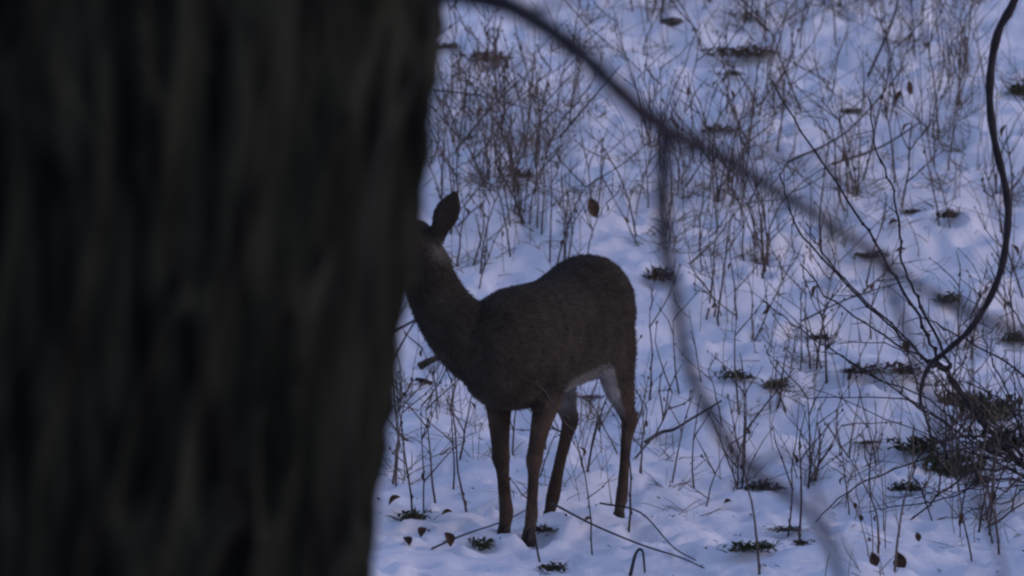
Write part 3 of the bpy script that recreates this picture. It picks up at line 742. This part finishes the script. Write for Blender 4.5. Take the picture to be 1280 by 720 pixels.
def lying(P, r, lab, m=M_CANE, name="fallen_twig", lift=.008, cat="twig"):
    pts = [gnd(*p[:2]) + Vector((0, 0, lift + (p[2] if len(p) > 2 else 0))) for p in P]; o0 = pts[0].copy()
    S = spline([tuple(p - o0) for p in pts], 5); n = len(S)
    o = MB().tube(S, [r * (1 - .5 * i / n) for i in range(n)], 6).build(name, m); o.location = o0
    tag(o, lab, cat, "twigs lying on the snow"); return o
lying([(690, 645, .03), (740, 668, .02), (800, 692, .02), (850, 708, .02), (880, 722, .02)], .004, "long thin twig lying on snow from the front hooves to the bottom edge")
lying([(750, 640, .02), (800, 655, .03), (840, 690, .01), (870, 712, .02)], .0035, "thin twig arching over snow below the near hind hoof")
lying([(540, 690), (580, 676, .01), (630, 660, .015), (660, 650, .03)], .0035, "twig lying on snow across the front of the far front hoof")
lying([(788, 722, .0), (795, 708, .03), (803, 706, .035), (806, 722, .0)], .006, "small bent twig loop sticking from snow at the bottom edge")
lying([(524, 464, .01), (543, 460, .03), (562, 452, .02)], .018, "short dark stick on snow under the deer's neck", M_BARK, "fallen_stick", .005, "stick")
lying([(522, 478, .0), (530, 482, .01), (540, 482, .0)], .014, "stub of dark wood just below the short stick", M_BARK, "fallen_stick", .005, "stick")
lying([(806, 556, .0), (826, 546, .012), (842, 548, .016), (862, 532, .014), (884, 520, .012), (902, 503, .0)], .0075, "grey fallen stick on snow right of the deer's hind legs", M_LIMB, "fallen_stick", .004, "stick")
lying([(490, 435, .05), (530, 430, .1), (570, 410, .12)], .006, "thin stick crossing between the trunk and the deer's chest", M_CANE)
lying([(488, 470, .04), (520, 440, .12), (548, 425, .16)], .005, "rising twig next to the trunk under the deer's neck", M_CANE)
lying([(1000, 405, .0), (1060, 396, .06), (1130, 388, .1)], .004, "thin twig lying below the thin part of the blurred branch")
lying([(570, 190, .0), (610, 175, .12), (650, 160, .2)], .006, "stick leaning on the bank beside the trunk, under the blurred branch")
lying([(540, 130, .05), (600, 150, .1), (660, 175, .12)], .005, "thin stick slanting through the weeds beside the trunk")
lying([(985, 205, .0), (1060, 195, .1), (1135, 150, .25)], .006, "stick slanting up through weeds in the middle of the bank")
lying([(1040, 215, .02), (1100, 205, .06), (1150, 190, .12)], .006, "second stick lying below the slanting one on the bank")
lying([(700, 182, .03), (740, 160, .12), (775, 140, .2)], .006, "stick slanting upward between deer's back and the blurred branch")
lying([(1085, 100, .0), (1118, 60, .15), (1130, 20, .3)], .007, "long leaning stick high on the bank between branch and vine")

def dead_grass():
    r2 = random.Random(90); b = MB()
    for (x0, x1, y0, y1, ns, h0, h1, cl) in BR:
        for k in range(int(ns * .28) + 3):
            c = r2.choice(cl) if r2.random() < .35 else (r2.uniform(x0, x1), r2.uniform(y0, y1))
            g = gnd(c[0] + r2.gauss(0, 12), c[1] + r2.gauss(0, 8)); wd = r2.uniform(.02, .09)
            for q in range(r2.randrange(8, 22)):
                p = g + Vector((r2.gauss(0, wd), r2.gauss(0, wd * .5), 0)); p.z = gz(p.x, p.y) - .005
                d = Vector((r2.gauss(0, .9), r2.gauss(0, .5), r2.uniform(.0, .8))).normalized(); L_ = r2.uniform(.03, .17)
                sdv = d.cross(Vector((0, 1, .2))).normalized() * r2.uniform(.0007, .0017); m1 = p + d * L_ * .55 + Vector((0, 0, .004)); e = p + d * L_ + Vector((r2.gauss(0, .008), 0, r2.uniform(-.012, .006)))
                i = len(b.v); b.v += [p - sdv, p + sdv, m1 - sdv, m1 + sdv, e]; b.f += [(i, i + 1, i + 3, i + 2), (i + 2, i + 3, i + 4)]
    tag(b.build("grass", M_STRAW), "short broken straw and dead grass poking through the snow", "dead grass", kind="stuff")
dead_grass()
# little dark flecks of litter on the snow
def litter():
    r2 = random.Random(14); b = MB()
    for k in range(700):
        x = r2.uniform(-2.2, 2.6); y = 16.3 + 10.5 * r2.random(); z = gz(x, y) + .004; a = r2.uniform(0, 6.28); s = r2.uniform(.004, .014)
        b.leaf((x, y, z), (math.cos(a), math.sin(a), r2.uniform(-.1, .5)), s, s * r2.uniform(1, 2.4), .5)
    tag(b.build("litter", M_TUFTB), "tiny dark flecks of plant litter sprinkled over the snow", "litter", kind="stuff")
litter()
for (x, y) in STEM_BASES: dent(x, y, .022, .024, .014)
make_ground()
for o in bpy.data.objects:
    if "_look" in o: del o["_look"]
